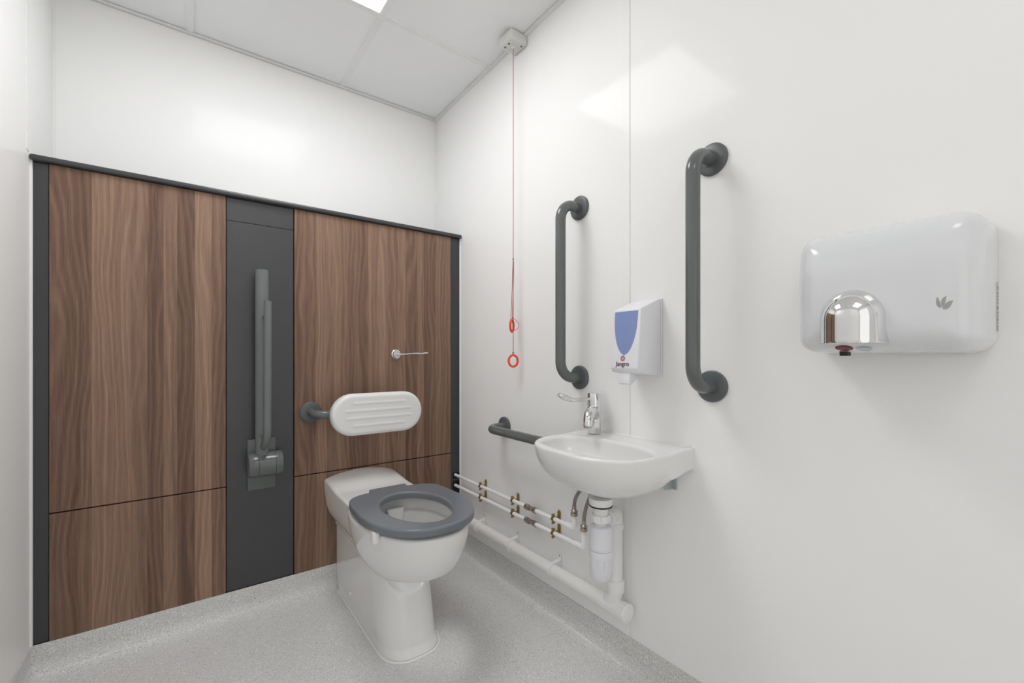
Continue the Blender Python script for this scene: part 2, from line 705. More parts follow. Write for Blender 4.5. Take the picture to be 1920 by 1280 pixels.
def pan_sdf(x, q, z):
    x = np.abs(x)
    wr = np.where(z < .46, .103 + .045 * np.sqrt(np.clip(1 - (np.clip(.46 - z, 0, .165) / .165) ** 2, 0, 1)), .148)
    bump = 1 - sstep(.03, .215, q)
    zt = .455 + bump * (.012 + .024 * (1 - (x / .148) ** 2))
    rear = smax(smax(x - wr, z - zt, .012), q - .50, .02)
    qf = .617 - .075 * np.clip(z / .26, 0, 1) + .008 * np.clip(1 - z / .03, 0, 1)
    hw = .098 + .004 * np.clip(1 - z / .03, 0, 1)
    q1 = qf - .125
    eq = np.maximum(q - q1, 0) / .125
    ped = ((x / hw) ** 2.7 + eq ** 2.7) ** (1 / 2.7) - 1
    ped = np.where(q < q1, x - hw, ped * .105)
    ped = smax(ped, z - .36, .02)
    low = smax(ped, z - .32, .01)
    rearl = smax(smax(rear, .27 - z, .004), -z, .004)
    body = smin(low, rearl, .006)
    qc, lb = .535, .268
    ee = (q - qc) / lb
    wb = .178 * (1 - .07 * ee)
    u = np.clip((.458 - z) / .232, 0, 3)
    g = np.sqrt((np.abs(x / wb) ** 2.15 + np.abs(ee) ** 2.15) ** (2 / 2.15) + u ** 2.3) - 1
    bowl = smax(g * .155, z - .457, .012)
    d = smin(body, bowl, .010)
    d = smax(d, z - zt, .008)
    # bowl cavity with a stepped open rim
    e = np.sqrt((np.abs(x) / .128) ** 2 + ((q - .575) / .180) ** 2)
    uu = np.clip((.375 - z) / .19, 0, 3)
    cav = (np.sqrt(e ** 2 + uu ** 2) - 1) * .125 - .010 * sstep(.405, .412, z)
    d = smax(d, -cav, .006)
    d = np.maximum(d, .004 - q)
    # the foot is scribed round the coved skirting
    d = np.maximum(d, (.058 * np.clip(1 - z / .06, 0, 1)) - q)
    return np.maximum(d, .0015 - z)


wc = thing('toilet', 'white back-to-wall toilet with a grey ring seat and no lid', 'toilet', (XT, 1.6, 0))
toq = lambda V: np.stack([V[:, 0] + XT, YP - V[:, 1], V[:, 2]], 1)
net_obj('pan', pan_sdf, (-.19, 0, 0), (.19, .82, .50), .004, 'ceramic', wc, toq)
SQ0 = .572


def seat_sdf(x, q, z):
    x = np.abs(x)
    f = np.where(q > SQ0, (q - SQ0) / .238, (SQ0 - q) / .203)
    n1 = np.where(q > SQ0, 2.15, 6.5)
    ax = np.clip(x / np.where(q > SQ0, .181, .181 - .010 * np.clip(f, 0, 1)), 0, 9)
    out = (ax ** np.where(q > SQ0, 2.3, 2.3 + 1.4 * np.clip(f, 0, 1)) + np.clip(f, 0, 9) ** n1)
    out = (out ** (1 / 2.5) - 1) * .19
    tab = np.maximum(np.maximum(x - .070, .335 - q), q - .42)
    out = np.minimum(out, tab)
    hq = (q - .598)
    hole = (np.sqrt((x / (.105 * (1 - .25 * hq))) ** 2 + (hq / .160) ** 2) - 1) * .11
    # roll-in at the hole and a soft outer edge
    o2 = smax(out, -hole, .004)
    r = .0065
    dz = np.abs(z - .4765) - (.0130 - r)
    d2 = o2 + r
    return np.sqrt(np.maximum(d2, 0) ** 2 + np.maximum(dz, 0) ** 2) + np.minimum(np.maximum(d2, dz), 0) - r


se = net_obj('seat', seat_sdf, (-.19, .33, .460), (.19, .82, .492), .0025, 'seat_grey', wc, toq)


def wcbox(name, mat, par, x0, x1, q0, q1, z0, z1, bev=.003):
    return MB().box(XT + x0, XT + x1, YP - q1, YP - q0, z0, z1, bev, 2).build(name, mat, par)


# white buffers that hold the seat steady at each side of the bowl
for s in (-1, 1):
    m = MB()
    xa = XT + s * .160
    m.box(xa - .010, xa + .010, YP - .678, YP - .641, .428, .466, .006, 3)
    b = m.build('buffer', 'plastic_white', se)
    b['label'] = 'white plastic buffer under the seat edge'
# seat hinge block and the water inlet inside the bowl
MB().tube([(XT - .05, YP - .352, .4585), (XT + .05, YP - .352, .4585)], .006, 12).build('hinge', 'plastic_white', wc)
m = MB()
pts = [(-.032, .430), (.032, .430), (.020, .366), (-.020, .366)]
m.prism([(XT + a, YP - .405, b) for a, b in pts], (0, -.020, 0), .004, 2)
m.build('flush_deflector', 'ceramic', wc)
MB().lathe((XT - .048, YP - .425, .405), (.35, -1, 0), [(0, .011), (.012, .011)], 16).build('rim_outlet', 'void_black', wc)
# bolt cap and sealant line at the foot
MB().lathe((XT - .1035, YP - .21, .06), (1, 0, 0), [(0, .006), (.003, .008), (.008, .008)], 16).build('bolt_cap', 'plastic_white', wc)
sl = []
hw, qf = .1025, .627
for q in np.linspace(.05, qf - .125, 20):
    sl.append((XT - hw, YP - q, .002))
for k in range(1, 40):
    a = PI * k / 40
    c, d = math.cos(a), math.sin(a)
    sl.append((XT - math.copysign(abs(c) ** (2 / 2.7), c) * hw, YP - (qf - .125 + .125 * d ** (2 / 2.7)), .002))
for q in np.linspace(qf - .125, .05, 20):
    sl.append((XT + hw, YP - q, .002))
MB().tube(sl, .0042, 8).build('sealant_bead', 'sealant_white', wc)

# ================================================================= backrest
br = thing('backrest_rail', 'white ribbed oval backrest on a grey rail above the toilet', 'backrest', (.637, 1.937, .745))
rl = MB().tube(bent([(.405, 1.930, .752), (.405, 1.838, .748), (.815, 1.838, .748), (.815, 1.930, .752)], .042, 12), .0165, 24).build('rail', 'rail_grey', br)


def flange(name, c, axis, par, mat='flange_grey'):
    m = MB()
    m.lathe(c, axis, [(.0, .0418), (.0075, .0418), (.0095, .0402), (.0105, .0385), (.0105, .0215), (.013, .0205), (.013, .0)], 40)
    return m.build(name, mat, par)


flange('flange', (.405, 1.937, .752), (0, -1, 0), br)
flange('flange', (.815, 1.937, .752), (0, -1, 0), br)


def cushion_sdf(x, y, z):
    # stadium in x,z; y is the depth towards the wall
    ax = np.maximum(np.abs(x) - .106, 0)
    d2 = np.sqrt(ax ** 2 + z ** 2) - .0845
    r = .016
    dy = np.abs(y) - (.025 - r)
    d2 = d2 + r
    d = np.sqrt(np.maximum(d2, 0) ** 2 + np.maximum(dy, 0) ** 2) + np.minimum(np.maximum(d2, dy), 0) - r
    for zz, hl in ((.046, .105), (.016, .134), (-.014, .134), (-.044, .105)):
        rx = np.maximum(np.abs(x) - hl, 0)
        rib = np.sqrt(rx ** 2 + (z - zz) ** 2 + ((y + .0205) * 1.0) ** 2) - .0060
        d = smin(d, rib, .003)
    return d


cs = net_obj('cushion', cushion_sdf, (-.195, -.032, -.09), (.195, .03, .09), .0026, 'cushion_white', br,
             lambda V: V + np.array([.638, 1.797, .745]))

# ================================================================= flush lever
fv = thing('flush_lever', 'small chrome flush lever with a round rose on the walnut panel', 'flush lever', (.771, 1.937, .990))
MB().lathe((.771, 1.937, .990), (0, -1, 0), [(0, .0245), (.004, .0245), (.008, .022), (.010, .018), (.016, .0165), (.016, .009), (.030, .009), (.032, .0075), (.032, 0)], 36).build('rose', 'chrome', fv)
m = MB()
ax_ = [(.771, 1.908, .989), (.800, 1.905, .990), (.840, 1.903, .9935), (.862, 1.903, .9945), (.880, 1.903, .9925), (.905, 1.903, .9965), (.914, 1.903, .997)]
m.tube(ax_, [.0055, .0035, .0032, .0042, .0040, .0046, .0044], 12)
m.build('lever', 'chrome', fv)

# ================================================================= folded drop-down support rail
dr = thing('drop_down_rail', 'grey hinged support rail folded up against the charcoal column', 'support rail', (.229, 1.943, .466))
MB().box(.181, .277, 1.934, 1.943, .466, .662, .003, 2).build('wall_plate', 'rail_grey', dr)
HX0, HX1, HY, HZ, HR = .1775, .2905, 1.880, .574, .046
m = MB()
prof = [(0, HR - .004), (.003, HR - .001), (.005, HR), (.031, HR), (.0318, HR - .0025), (.0332, HR - .0025), (.034, HR),
        (.086, HR), (.0868, HR - .0025), (.0882, HR - .0025), (.089, HR), (.110, HR), (.112, HR - .001), (.113, HR - .004)]
m.lathe((HX0, HY, HZ), (1, 0, 0), prof, 48)
m.box(HX0 + .006, .275, HY, 1.936, HZ - .040, HZ + .040, .004, 2)
m.build('hinge_drum', 'rail_grey', dr, sharp=28)
m = MB()
# flattened oval main tube
pts = [(.2235, HY - .002, HZ + .020), (.2235, HY - .002, .80), (.2235, HY - .002, 1.306)]
m.tube(pts, .0235, 32)
m.build('main_tube', 'rail_grey_light', dr)
SY = 1.782
m = MB()
m.tube(bent([(.2265, HY - .015, .640), (.2285, SY, .680), (.2305, SY, 1.181)], .06, 10), .0128, 20)
m.build('lower_tube', 'rail_grey_light', dr)
MB().tube([(.2265, HY - .018, 1.128), (.2300, SY + .004, 1.124)], .0075, 14).build('tie_peg', 'rail_grey', dr)
MB().tube([(.2215, HY - .020, .690), (.2265, HY - .045, .688)], .0095, 14).build('stop_peg', 'rail_grey_light', dr)

# ================================================================= grab rails on the right wall
OFF = .095
ga = thing('grab_rail', 'grey vertical grab rail between the soap dispenser and the hand dryer', 'grab rail', (XR, .607, .903), 'vertical grab rails beside the basin')
p0, p1 = .903, 1.503
MB().tube(bent([(XR - .006, .607, p0), (XR - OFF, .607, p0), (XR - OFF, .607, p1), (XR - .006, .607, p1)], .058, 14), .0178, 28).build('rail', 'rail_grey', ga)
flange('flange', (XR, .607, p0), (-1, 0, 0), ga)
flange('flange', (XR, .607, p1), (-1, 0, 0), ga)
dup(ga, (XR, 1.093, .907), 'grey vertical grab rail between the red cord and the soap dispenser', 'vertical grab rails beside the basin')
gc = thing('grab_rail', 'grey horizontal grab rail running behind the left end of the basin', 'grab rail', (XR, 1.549, .674))
MB().tube(bent([(XR - .006, 1.549, .674), (XR - OFF, 1.549, .674), (XR - OFF, 1.099, .674), (XR - .006, 1.099, .674)], .058, 14), .0178, 28).build('rail', 'rail_grey', gc)
flange('flange', (XR, 1.549, .674), (-1, 0, 0), gc)
flange('flange', (XR, 1.099, .674), (-1, 0, 0), gc)

# ================================================================= basin
BYC = .857


def basin_sdf(p, y, z):
    # p: distance from wall, y: along the wall from the centre, z: height above the rim (negative below)
    ay = np.abs(y)
    # plan outline of rim
    hw, pf, r = .199, .323, .070
    dy = ay - (hw - r)
    dp = p - (pf - r) + .010 * (ay / hw) ** 2
    plan = np.sqrt(np.maximum(dy, 0) ** 2 + np.maximum(dp, 0) ** 2) + np.minimum(np.maximum(dy, dp), 0) - r
    slab = smax(plan, np.abs(z + .027) - .033, .012)
    slab = smax(slab, p - .10, .01)
    # bowl belly
    u = np.clip((.004 - z) / .146, 0, 3)
    ey = ay / .203
    ep = (p - .110) / .214
    ep = np.where(p < .11, ep * 2.0, ep)
    g = ((ey ** 2.7 + np.abs(ep) ** 2.7) ** (2.35 / 2.7) + u ** 2.35) ** (1 / 2.35) - 1
    belly = g * .165
    d = smin(slab, belly, .03)
    top = z - .004 * sstep(.12, .02, p)
    d = smax(d, top, .007)
    d = smax(d, plan, .004)
    # inner bowl
    q = (p - .192)
    cy = np.abs(y + .003) / .170
    cp = np.abs(q) / .096
    uu = np.clip(-z / .100, 0, 3)
    gi = ((cy ** 2.7 + cp ** 2.7) ** (2.2 / 2.7) + uu ** 2.2) ** (1 / 2.2) - 1
    d = smax(d, -gi * .095, .011)
    return np.maximum(d, .001 - p)


bs = thing('washbasin', 'small white wall-hung washbasin with a chrome tap on its left', 'washbasin', (XR, BYC, .727))
net_obj('basin', basin_sdf, (0, -.208, -.16), (.33, .208, .012), .003, 'ceramic', bs,
        lambda V: np.stack([XR - V[:, 0], BYC + V[:, 1], .727 + V[:, 2]], 1))
MB().lathe((XR - .192, BYC - .004, .6268), (0, 0, 1), [(0, .024), (.002, .023), (.003, .017), (.0015, .012), (.001, 0)], 28).build('waste_outlet', 'chrome', bs)
m = MB()
m.tube([(XR - .0005, BYC - .192, .7305), (XR - .0005, BYC + .192, .7305)], .0045, 8)
m.tube([(XR - .0005, BYC - .1955, .670), (XR - .0005, BYC - .1955, .729)], .0035, 8)
m.build('sealant_bead', 'sealant_white', bs)
# steel hanging bracket showing under the right end
for yy in (.722, .985):
    m = MB()
    m.prism([(XR - .001, yy, .672), (XR - .095, yy, .664), (XR - .074, yy, .634), (XR - .040, yy, .606), (XR - .014, yy, .602), (XR - .001, yy, .612)], (0, .004, 0), .001, 1)
    m.box(XR - .004, XR - .0005, yy - .012, yy + .004, .602, .672, .001, 1)
    m.tube([(XR - .046, yy - .006, .642), (XR - .046, yy + .004, .642)], .006, 12)
    m.build('bracket', 'steel', bs)
# faint raised maker's mark on the front of the basin
m = MB()
for k in range(2):
    c = Vector((.828 + .004 * k, .945 - .012 * k, .672))
    m.tube([c + Vector((0, .006, -.003)), c + Vector((-.001, 0, .003)), c + Vector((0, -.006, -.002))], .0008, 6)
m.build('maker_mark', 'emblem_grey', bs)

# ================================================================= tap
TX, TY, TZ = 1.066, .981, .7315
tp = thing('mixer_tap', 'chrome mixer tap with a long lever on the basin', 'tap', (TX, TY, TZ))
m = MB()
m.lathe((TX, TY, TZ), (0, 0, 1), [(0, .0215), (.001, .0222), (.085, .0222), (.086, .0215), (.0865, .021)], 40)
m.build('body', 'chrome', tp)
m = MB()
m.lathe((TX, TY, TZ + .0875), (0, 0, 1), [(0, .0215), (.0008, .0222), (.040, .0222), (.0425, .021), (.0432, .018), (.0432, 0)], 40)
hd = m.build('head', 'chrome', tp)
sd = Vector((-.87, -.49, 0)).normalized()
b0 = Vector((TX, TY, TZ))
m = MB()
sp = bez([b0 + sd * .008 + Vector((0, 0, .060)), b0 + sd * .045 + Vector((0, 0, .088)), b0 + sd * .083 + Vector((0, 0, .070)), b0 + sd * .086 + Vector((0, 0, .034))], 18)
m.tube(sp, [.021 - .0075 * (i / 18) for i in range(19)], 24)
m.build('spout', 'chrome', tp)
m = MB()
m.lathe(b0 + sd * .086 + Vector((0, 0, .029)), (.02, 0, 1), [(0, .0095), (.0005, .012), (.006, .0125)], 24)
m.build('aerator', 'nickel', tp)
lv = Vector((-.985, .17, 0)).normalized()
sdv = Vector((-lv.y, lv.x, 0))
m = MB()
secs = [(.018, .118, .0055, .0055), (.050, .1165, .0050, .0050), (.080, .1165, .0055, .0055), (.096, .1195, .0095, .0075), (.110, .1245, .0140, .0095), (.124, .1300, .0150, .0095), (.135, .1345, .0115, .0070), (.141, .1370, .0050, .0030)]
vs, fs = [], []
for i, (d, z, w, h) in enumerate(secs):
    for k in range(16):
        a = 2 * PI * k / 16
        vs.append(b0 + lv * d + sdv * (math.cos(a) * w) + Vector((0, 0, z - .006 + math.sin(a) * h)))
n = len(secs)
for i in range(n - 1):
    for k in range(16):
        l = (k + 1) % 16
        fs.append((i * 16 + k, i * 16 + l, (i + 1) * 16 + l, (i + 1) * 16 + k))
fs += [tuple(reversed(range(16))), tuple(range((n - 1) * 16, n * 16))]
m.add(vs, fs)
m.build('lever', 'chrome', hd)

# ================================================================= soap dispenser
y0, y1 = .757, .8585
dp = thing('soap_dispenser', 'white soap dispenser with a blue window above the basin', 'soap dispenser', (XR, .808, .920))
face_p = lambda z: .101 + (1.118 - z) * (.0155 / .173)
m = MB()
pf = [(.009, .926), (.009, 1.1505), (.016, 1.1505), (.101, 1.118), (face_p(.948), .948), (.108, .936), (.060, .929)]
m.prism([(XR - a, y0 + .002, b) for a, b in pf], (0, y1 - y0 - .004, 0), .0045, 3)
cv = m.build('cover', 'dispenser_white', dp)
m = MB()
m.prism([(XR - a, y0, b) for a, b in [(.0, .922), (.0, 1.153), (.008, 1.152), (.008, .924)]], (0, y1 - y0, 0), .003, 2)
m.build('back_plate', 'dispenser_white', dp)


def onface(y, z, lift):
    return Vector((XR - face_p(z) - lift, y, z))


# window: flat top, sides drawing in to a rounded point
L, Rr, yt, zt_, zb_ = .850, .7665, None, 1.112, .9855
ycn = .8085
out = []
for k in range(25):
    f = k / 24
    z = zt_ - (zt_ - zb_) * f
    w = .0405 * (1 - f ** 2.6) ** .62
    out.append((w, z))
poly = [(ycn + w, z) for w, z in out] + [(ycn - w, z) for w, z in reversed(out[:-1])]
m = MB()
n = len(poly)
vs = [onface(y, z, -.002) for y, z in poly] + [onface(y, z, .0012) for y, z in poly]
m.add(vs, [tuple(range(n)), tuple(range(n, 2 * n))] + [(i, (i + 1) % n, n + (i + 1) % n, n + i) for i in range(n)])
w_ = m.build('window', 'dispenser_blue', dp)
w_['label'] = 'blue tinted window'
m = MB()
m.prism([(XR - a, .7925, b) for a, b in [(.070, .938), (.106, .938), (.111, .904), (.100, .900), (.074, .917)]], (0, .038, 0), .002, 2)
m.build('push_lever', 'dispenser_white', dp)


def text_mesh(name, body, size, origin, xdir, ydir, mat, parent, ext=.0003):
    cu = bpy.data.curves.new(name, 'FONT')
    cu.body = body
    cu.size = size
    cu.align_x = 'CENTER'
    cu.extrude = ext
    cu.offset = size * .012
    ob = bpy.data.objects.new(name, cu)
    COL.objects.link(ob)
    dg = bpy.context.evaluated_depsgraph_get()
    me = bpy.data.meshes.new_from_object(ob.evaluated_get(dg))
    bpy.data.objects.remove(ob)
    bpy.data.curves.remove(cu)
    xd, yd = Vector(xdir).normalized(), Vector(ydir).normalized()
    zd = xd.cross(yd)
    o = Vector((0, 0, 0))
    p = parent
    while p is not None:
        o = o + p.location
        p = p.parent
    for v in me.vertices:
        c = v.co.copy()
        v.co = Vector(origin) + xd * c.x + yd * c.y + zd * c.z - o
    me.name = name
    return finish(name, me, mat, parent, o, flat=True)


text_mesh('lettering', 'Jangro', .0185, onface(.812, .9545, .0006), (0, -1, 0), (.0895, 0, 1), 'ink_purple', cv)
m = MB()
for k in range(8):
    a = 2 * PI * k / 8
    c = onface(.812 + math.cos(a) * .0062, .9762 + math.sin(a) * .0062, .0008)
    m.lathe(c, (-1, 0, 0), [(-.001, .0018), (.0002, .0018)], 10)
    c2 = onface(.812 + math.cos(a) * .0030, .9762 + math.sin(a) * .0030, .0008)
    c3 = onface(.812 + math.cos(a) * .0052, .9762 + math.sin(a) * .0052, .0008)
    m.tube([c2, c3], .0007, 6)
m.build('flower_emblem', 'ink_red', cv)

# ================================================================= hand dryer
DY0, DY1, DZ0, DZ1, DD = .099, .366, .989, 1.222, .157
hdv = thing('hand_dryer', 'white box hand dryer with a domed chrome nozzle', 'hand dryer', (XR, (DY0 + DY1) / 2, DZ0))


def dryer_sdf(p, y, z):
    hy, hz = (DY1 - DY0) / 2, (DZ1 - DZ0) / 2
    shr = .010 * np.clip(p / DD, 0, 1.2) ** 2
    r2 = .030
    dy = np.abs(y) - (hy - shr - r2)
    dz = np.abs(z) - (hz - shr * .4 - r2)
    d2 = np.sqrt(np.maximum(dy, 0) ** 2 + np.maximum(dz, 0) ** 2) + np.minimum(np.maximum(dy, dz), 0) - r2
    front = p - DD + .006 * (y / hy) ** 2 + .006 * (z / hz) ** 2 + .012 * sstep(.03, .115, z)
    return smax(smax(d2, front, .045), .004 - p, .002)


net_obj('cover', dryer_sdf, (0, -.13, -.116), (.16, .13, .116), .004, 'dryer_white', hdv,
        lambda V: np.stack([XR - V[:, 0], (DY0 + DY1) / 2 + V[:, 1], (DZ0 + DZ1) / 2 + V[:, 2]], 1))
MB().box(XR - .008, XR, DY0 + .018, DY1 - .018, DZ0 + .018, DZ1 - .018, .002, 1).build('back_plate', 'sticker_grey', hdv)
NY, NW = .264, .0535


def nozzle_sdf(p, y, z):
    # dome hanging down from a rounded top, cut by a sloping mouth
    zz = np.maximum(z - 1.052, 0)
    e = np.sqrt((y / NW) ** 2 + (zz / .056) ** 2 + (np.maximum(p - .126, 0) / .073) ** 2.0) - 1
    d = e * .053
    mouth = 1.0062 - z
    return np.maximum(np.maximum(d, mouth), .12 - p)


nz = net_obj('nozzle', nozzle_sdf, (.12, -.06, .985), (.205, .06, 1.115), .0022, 'chrome', hdv,
             lambda V: np.stack([XR - V[:, 0], NY + V[:, 1], V[:, 2]], 1), sharp=40)
MB().box(XR - .120, XR - .100, .279, .292, .984, .995, .001, 1).build('sensor_stub', 'rubber_black', hdv)
# three-leaf emblem printed on the front
pz = .955


def leaf(b, t, wid, bend):
    b, t = Vector(b), Vector(t)
    ax = (t - b)
    nr = Vector((-ax.y, ax.x)).normalized()
    pts = []
    for k in range(13):
        f = k / 12
        w = wid * math.sin(PI * f ** .85) ** .9
        pts.append(b + ax * f + nr * (bend * math.sin(PI * f) + w))
    for k in range(11, 0, -1):
        f = k / 12
        w = wid * math.sin(PI * f ** .85) ** .9
        pts.append(b + ax * f + nr * (bend * math.sin(PI * f) - w))
    return pts


EY, EZ = .1455, 1.059


def front_p(y, z):
    """depth of the cover's front surface at (y, z)"""
    a, b = .05, .20
    for _ in range(30):
        c = (a + b) / 2
        if float(dryer_sdf(np.float64(c), np.float64(y - (DY0 + DY1) / 2), np.float64(z - (DZ0 + DZ1) / 2))) < 0:
            a = c
        else:
            b = c
    return a


m = MB()
for b, t, w, bd in (((-.004, .002), (-.0115, .0205), .0042, .0022), ((-.0015, .003), (.0085, .0215), .0044, .0016), ((0, 0), (.0225, .0135), .0050, -.0010)):
    pl = leaf(b, t, w, bd)
    vs = []
    for q in pl:
        yy, zz = EY - q.x * .52, EZ + q.y * .95
        vs.append(Vector((XR - front_p(yy, zz) - .0004, yy, zz)))
    n = len(vs)
    vs2 = [v + Vector((.004, 0, 0)) for v in vs]
    m.add(vs + vs2, [tuple(range(n)), tuple(range(n, 2 * n))] + [(i, (i + 1) % n, n + (i + 1) % n, n + i) for i in range(n)])
m.build('leaf_emblem', 'emblem_grey', hdv)


def on_cover(cy, cz, hy, hz, lift, depth=.004, n=28):
    """an oval plate that follows the cover's lower front edge"""
    vs, fs = [], []
    for f in (1.0, .66, .33, .02):
        for k in range(n):
            y, z = cy + f * hy * math.cos(2 * PI * k / n), cz + f * hz * math.sin(2 * PI * k / n)
            vs.append(Vector((XR - front_p(y, z) - lift, y, z)))
    for i in range(3):
        for k in range(n):
            l = (k + 1) % n
            fs.append((i * n + k, i * n + l, i * n + n + l, i * n + n + k))
    fs.append(tuple(range(3 * n, 4 * n)))
    b = len(vs)
    vs += [v + Vector((depth, 0, 0)) for v in vs[:n]]
    fs += [(k, (k + 1) % n, b + (k + 1) % n, b + k) for k in range(n)] + [tuple(range(b, b + n))]
    return vs, fs


m = MB()
m.add(*on_cover(.2805, .9985, .0140, .0052, .0008))
m.build('sensor_lens', 'red_lens', hdv)
m = MB()
m.add(*on_cover(.2510, .9975, .0125, .0046, .0004))
m.add(*on_cover(.2510, .9975, .0085, .0024, .0012))
m.build('air_grille', 'steel', hdv)
# grey printed strip with unreadable marks down the right-hand side
m = MB()
m.box(XR - .030, XR - .012, DY0 - .0004, DY0 + .004, 1.025, 1.108, .0003, 1)
lb = m.build('side_label', 'sticker_grey', hdv)
m = MB()
zc = 1.028
for k, h in enumerate((.003, .005, .004, .006, .003, .006, .009, .004, .005, .003, .006, .010)):
    m.box(XR - .027 + .0015 * (k % 3), XR - .017 + .001 * (k % 2), DY0 - .0007, DY0 + .003, zc, zc + h * .6)
    zc += h + .0012
m.build('printed_marks', 'ink_grey', lb)

# ================================================================= emergency pull cord
PX, PY = 1.0735, 1.433
pc = thing('pull_cord_alarm', 'white ceiling switch box with a long red emergency cord and rings', 'pull cord', (PX, PY, ZC))
m = MB()
m.box(PX - .043, XR - .001, PY - .042, PY + .042, 2.2535, ZC - .0012, .006, 3)
bx = m.build('switch_box', 'box_cream', pc)
m = MB()
m.lathe((PX, PY, 2.2535), (0, 0, -1), [(-.002, .009), (.002, .008), (.006, .0045), (.007, .003)], 20)
m.build('cord_outlet', 'box_cream', bx)
for dx, dy in ((.024, -.024), (-.026, .020)):
    MB().lathe((PX + dx, PY + dy, 2.2536), (0, 0, -1), [(-.001, .005), (.0006, .005), (.0006, .002), (.0012, .002)], 14).build('screw', 'void_black' if False else 'ink_grey', bx)
MB().lathe((PX - .026, PY - .006, 2.2536), (0, 0, -1), [(-.001, .004), (.0006, .004)], 14).build('indicator', 'void_black', bx)
m = MB()
m.tube([(PX, PY, 2.25), (PX, PY, 1.379), (PX, PY, 1.15), (PX, PY, .992)], .0013, 8)
m.tube(bez([(PX, PY, 1.379), (PX - .004, PY + .003, 1.30), (PX - .003, PY + .002, 1.20), (PX - .009, PY + .008, 1.110)], 16), .0013, 8)
m.tube(bez([(PX + .002, PY, 1.374), (PX + .002, PY - .002, 1.30), (PX - .002, PY, 1.20), (PX - .003, PY + .003, 1.137)], 16), .0012, 8)
m.tube(bez([(PX - .002, PY + .002, 1.138), (PX + .030, PY - .022, 1.120), (PX + .018, PY - .015, 1.085), (PX - .001, PY, 1.090)], 16), .0010, 8)
for z, r in ((1.381, .0038), (1.372, .0028), (1.362, .0025), (1.139, .0036), (.995, .0042), (.988, .0030)):
    m.lathe((PX - (.003 if z == 1.139 else 0), PY, z - r), (0, 0, 1), [(0, .0005), (r * .5, r * .85), (r, r), (r * 1.5, r * .85), (2 * r, .0005)], 10)
m.build('cord', 'red_cord', pc)


def ring(cz, dirx, rx, rz, tr, par, cx=PX, cy=PY):
    d = Vector(dirx).normalized()
    pts = [Vector((cx, cy, cz)) + d * (rx * math.cos(2 * PI * k / 40)) + Vector((0, 0, rz * math.sin(2 * PI * k / 40))) for k in range(40)]
    return MB().tube(pts, tr, 14, closed=True).build('pull_ring', 'red_plastic', par)


ring(.9625, (.80, -.60, 0), .0185, .0235, .0046, pc)
ring(1.1065, (.85, .53, 0), .0185, .0245, .0046, pc, PX - .005, PY + .002)

# ================================================================= water pipes
PP = .030
px_ = XR - PP


def water_pipe(z, yend, znut, label):
    t = thing('water_pipe', label, 'pipe', (px_, 1.5, z), 'white water pipes along the right wall')
    m = MB()
    m.tube([(px_, 1.9395, z), (px_, 1.362, z)], .0076, 18)
    m.tube([(px_, 1.300, z), (px_, yend + .030, z)], .0076, 18)
    m.build('tube', 'pipe_white', t)
    m = MB()
    yv = 1.366
    pr = [(0, .010), (.001, .0125), (.014, .0125), (.015, .010), (.018, .0085), (.022, .0085), (.024, .0105), (.042, .0105), (.045, .0085), (.049, .0085), (.051, .010), (.052, .0125), (.065, .0125), (.066, .010)]
    m.lathe((px_, yv, z), (0, -1, 0), pr, 8)
    m.lathe((px_ - .009, yv - .033, z), (-1, 0, 0), [(0, .006), (.005, .006), (.005, .0025), (.0045, .0025)], 14)
    v = m.build('isolating_valve', 'nickel', t, sharp=25)
    v['label'] = 'nickel isolating valve in the pipe'
    m = MB()
    m.tube([(px_, yend + .040, z), (px_, yend + .018, z)], .0105, 18)
    m.tube([(px_, yend + .044, z), (px_, yend + .040, z)], .0088, 18)
    m.tube(bent([(px_, yend + .020, z), (px_, yend, z), (px_, yend, z + .022)], .012, 8), .0098, 18)
    m.tube([(px_, yend, z + .018), (px_, yend, znut - .012)], .0105, 18)
    m.tube([(px_, yend, znut - .016), (px_, yend, znut - .001)], .0080, 18)
    m.build('elbow', 'pipe_white', t)
    return t


ZU, ZL = .380, .3275
water_pipe(ZU, 1.092, .424, 'upper of the two thin white water pipes along the right wall')
water_pipe(ZL, 1.046, .385, 'lower of the two thin white water pipes along the right wall')


def hose(yend, znut, top, c1, c2, label):
    t = thing('flexible_hose', label, 'hose', (px_, yend, znut), 'braided hoses under the basin')
    s = Vector((px_, yend, znut + .022))
    m = MB()
    m.tube(bez([s, c1, c2, top], 28), .0062, 16)
    m.build('braided_tube', 'braid', t)
    MB().lathe((px_, yend, znut - .002), (0, 0, 1), [(0, .0105), (.001, .0125), (.012, .0125), (.0135, .010), (.0150, .0115), (.0165, .0125), (.020, .0125), (.0215, .0095), (.024, .0075), (.038, .0070)], 8).build('union_nut', 'nickel', t, sharp=25)


hose(1.092, .424, Vector((1.076, .994, .622)), Vector((px_, 1.098, .52)), Vector((1.071, 1.000, .540)), 'curved braided hose from the upper water pipe to the tap')
hose(1.046, .385, Vector((1.083, .982, .612)), Vector((px_ + .002, 1.050, .48)), Vector((1.075, .985, .53)), 'straighter braided hose from the lower water pipe to the tap')

# brass brackets


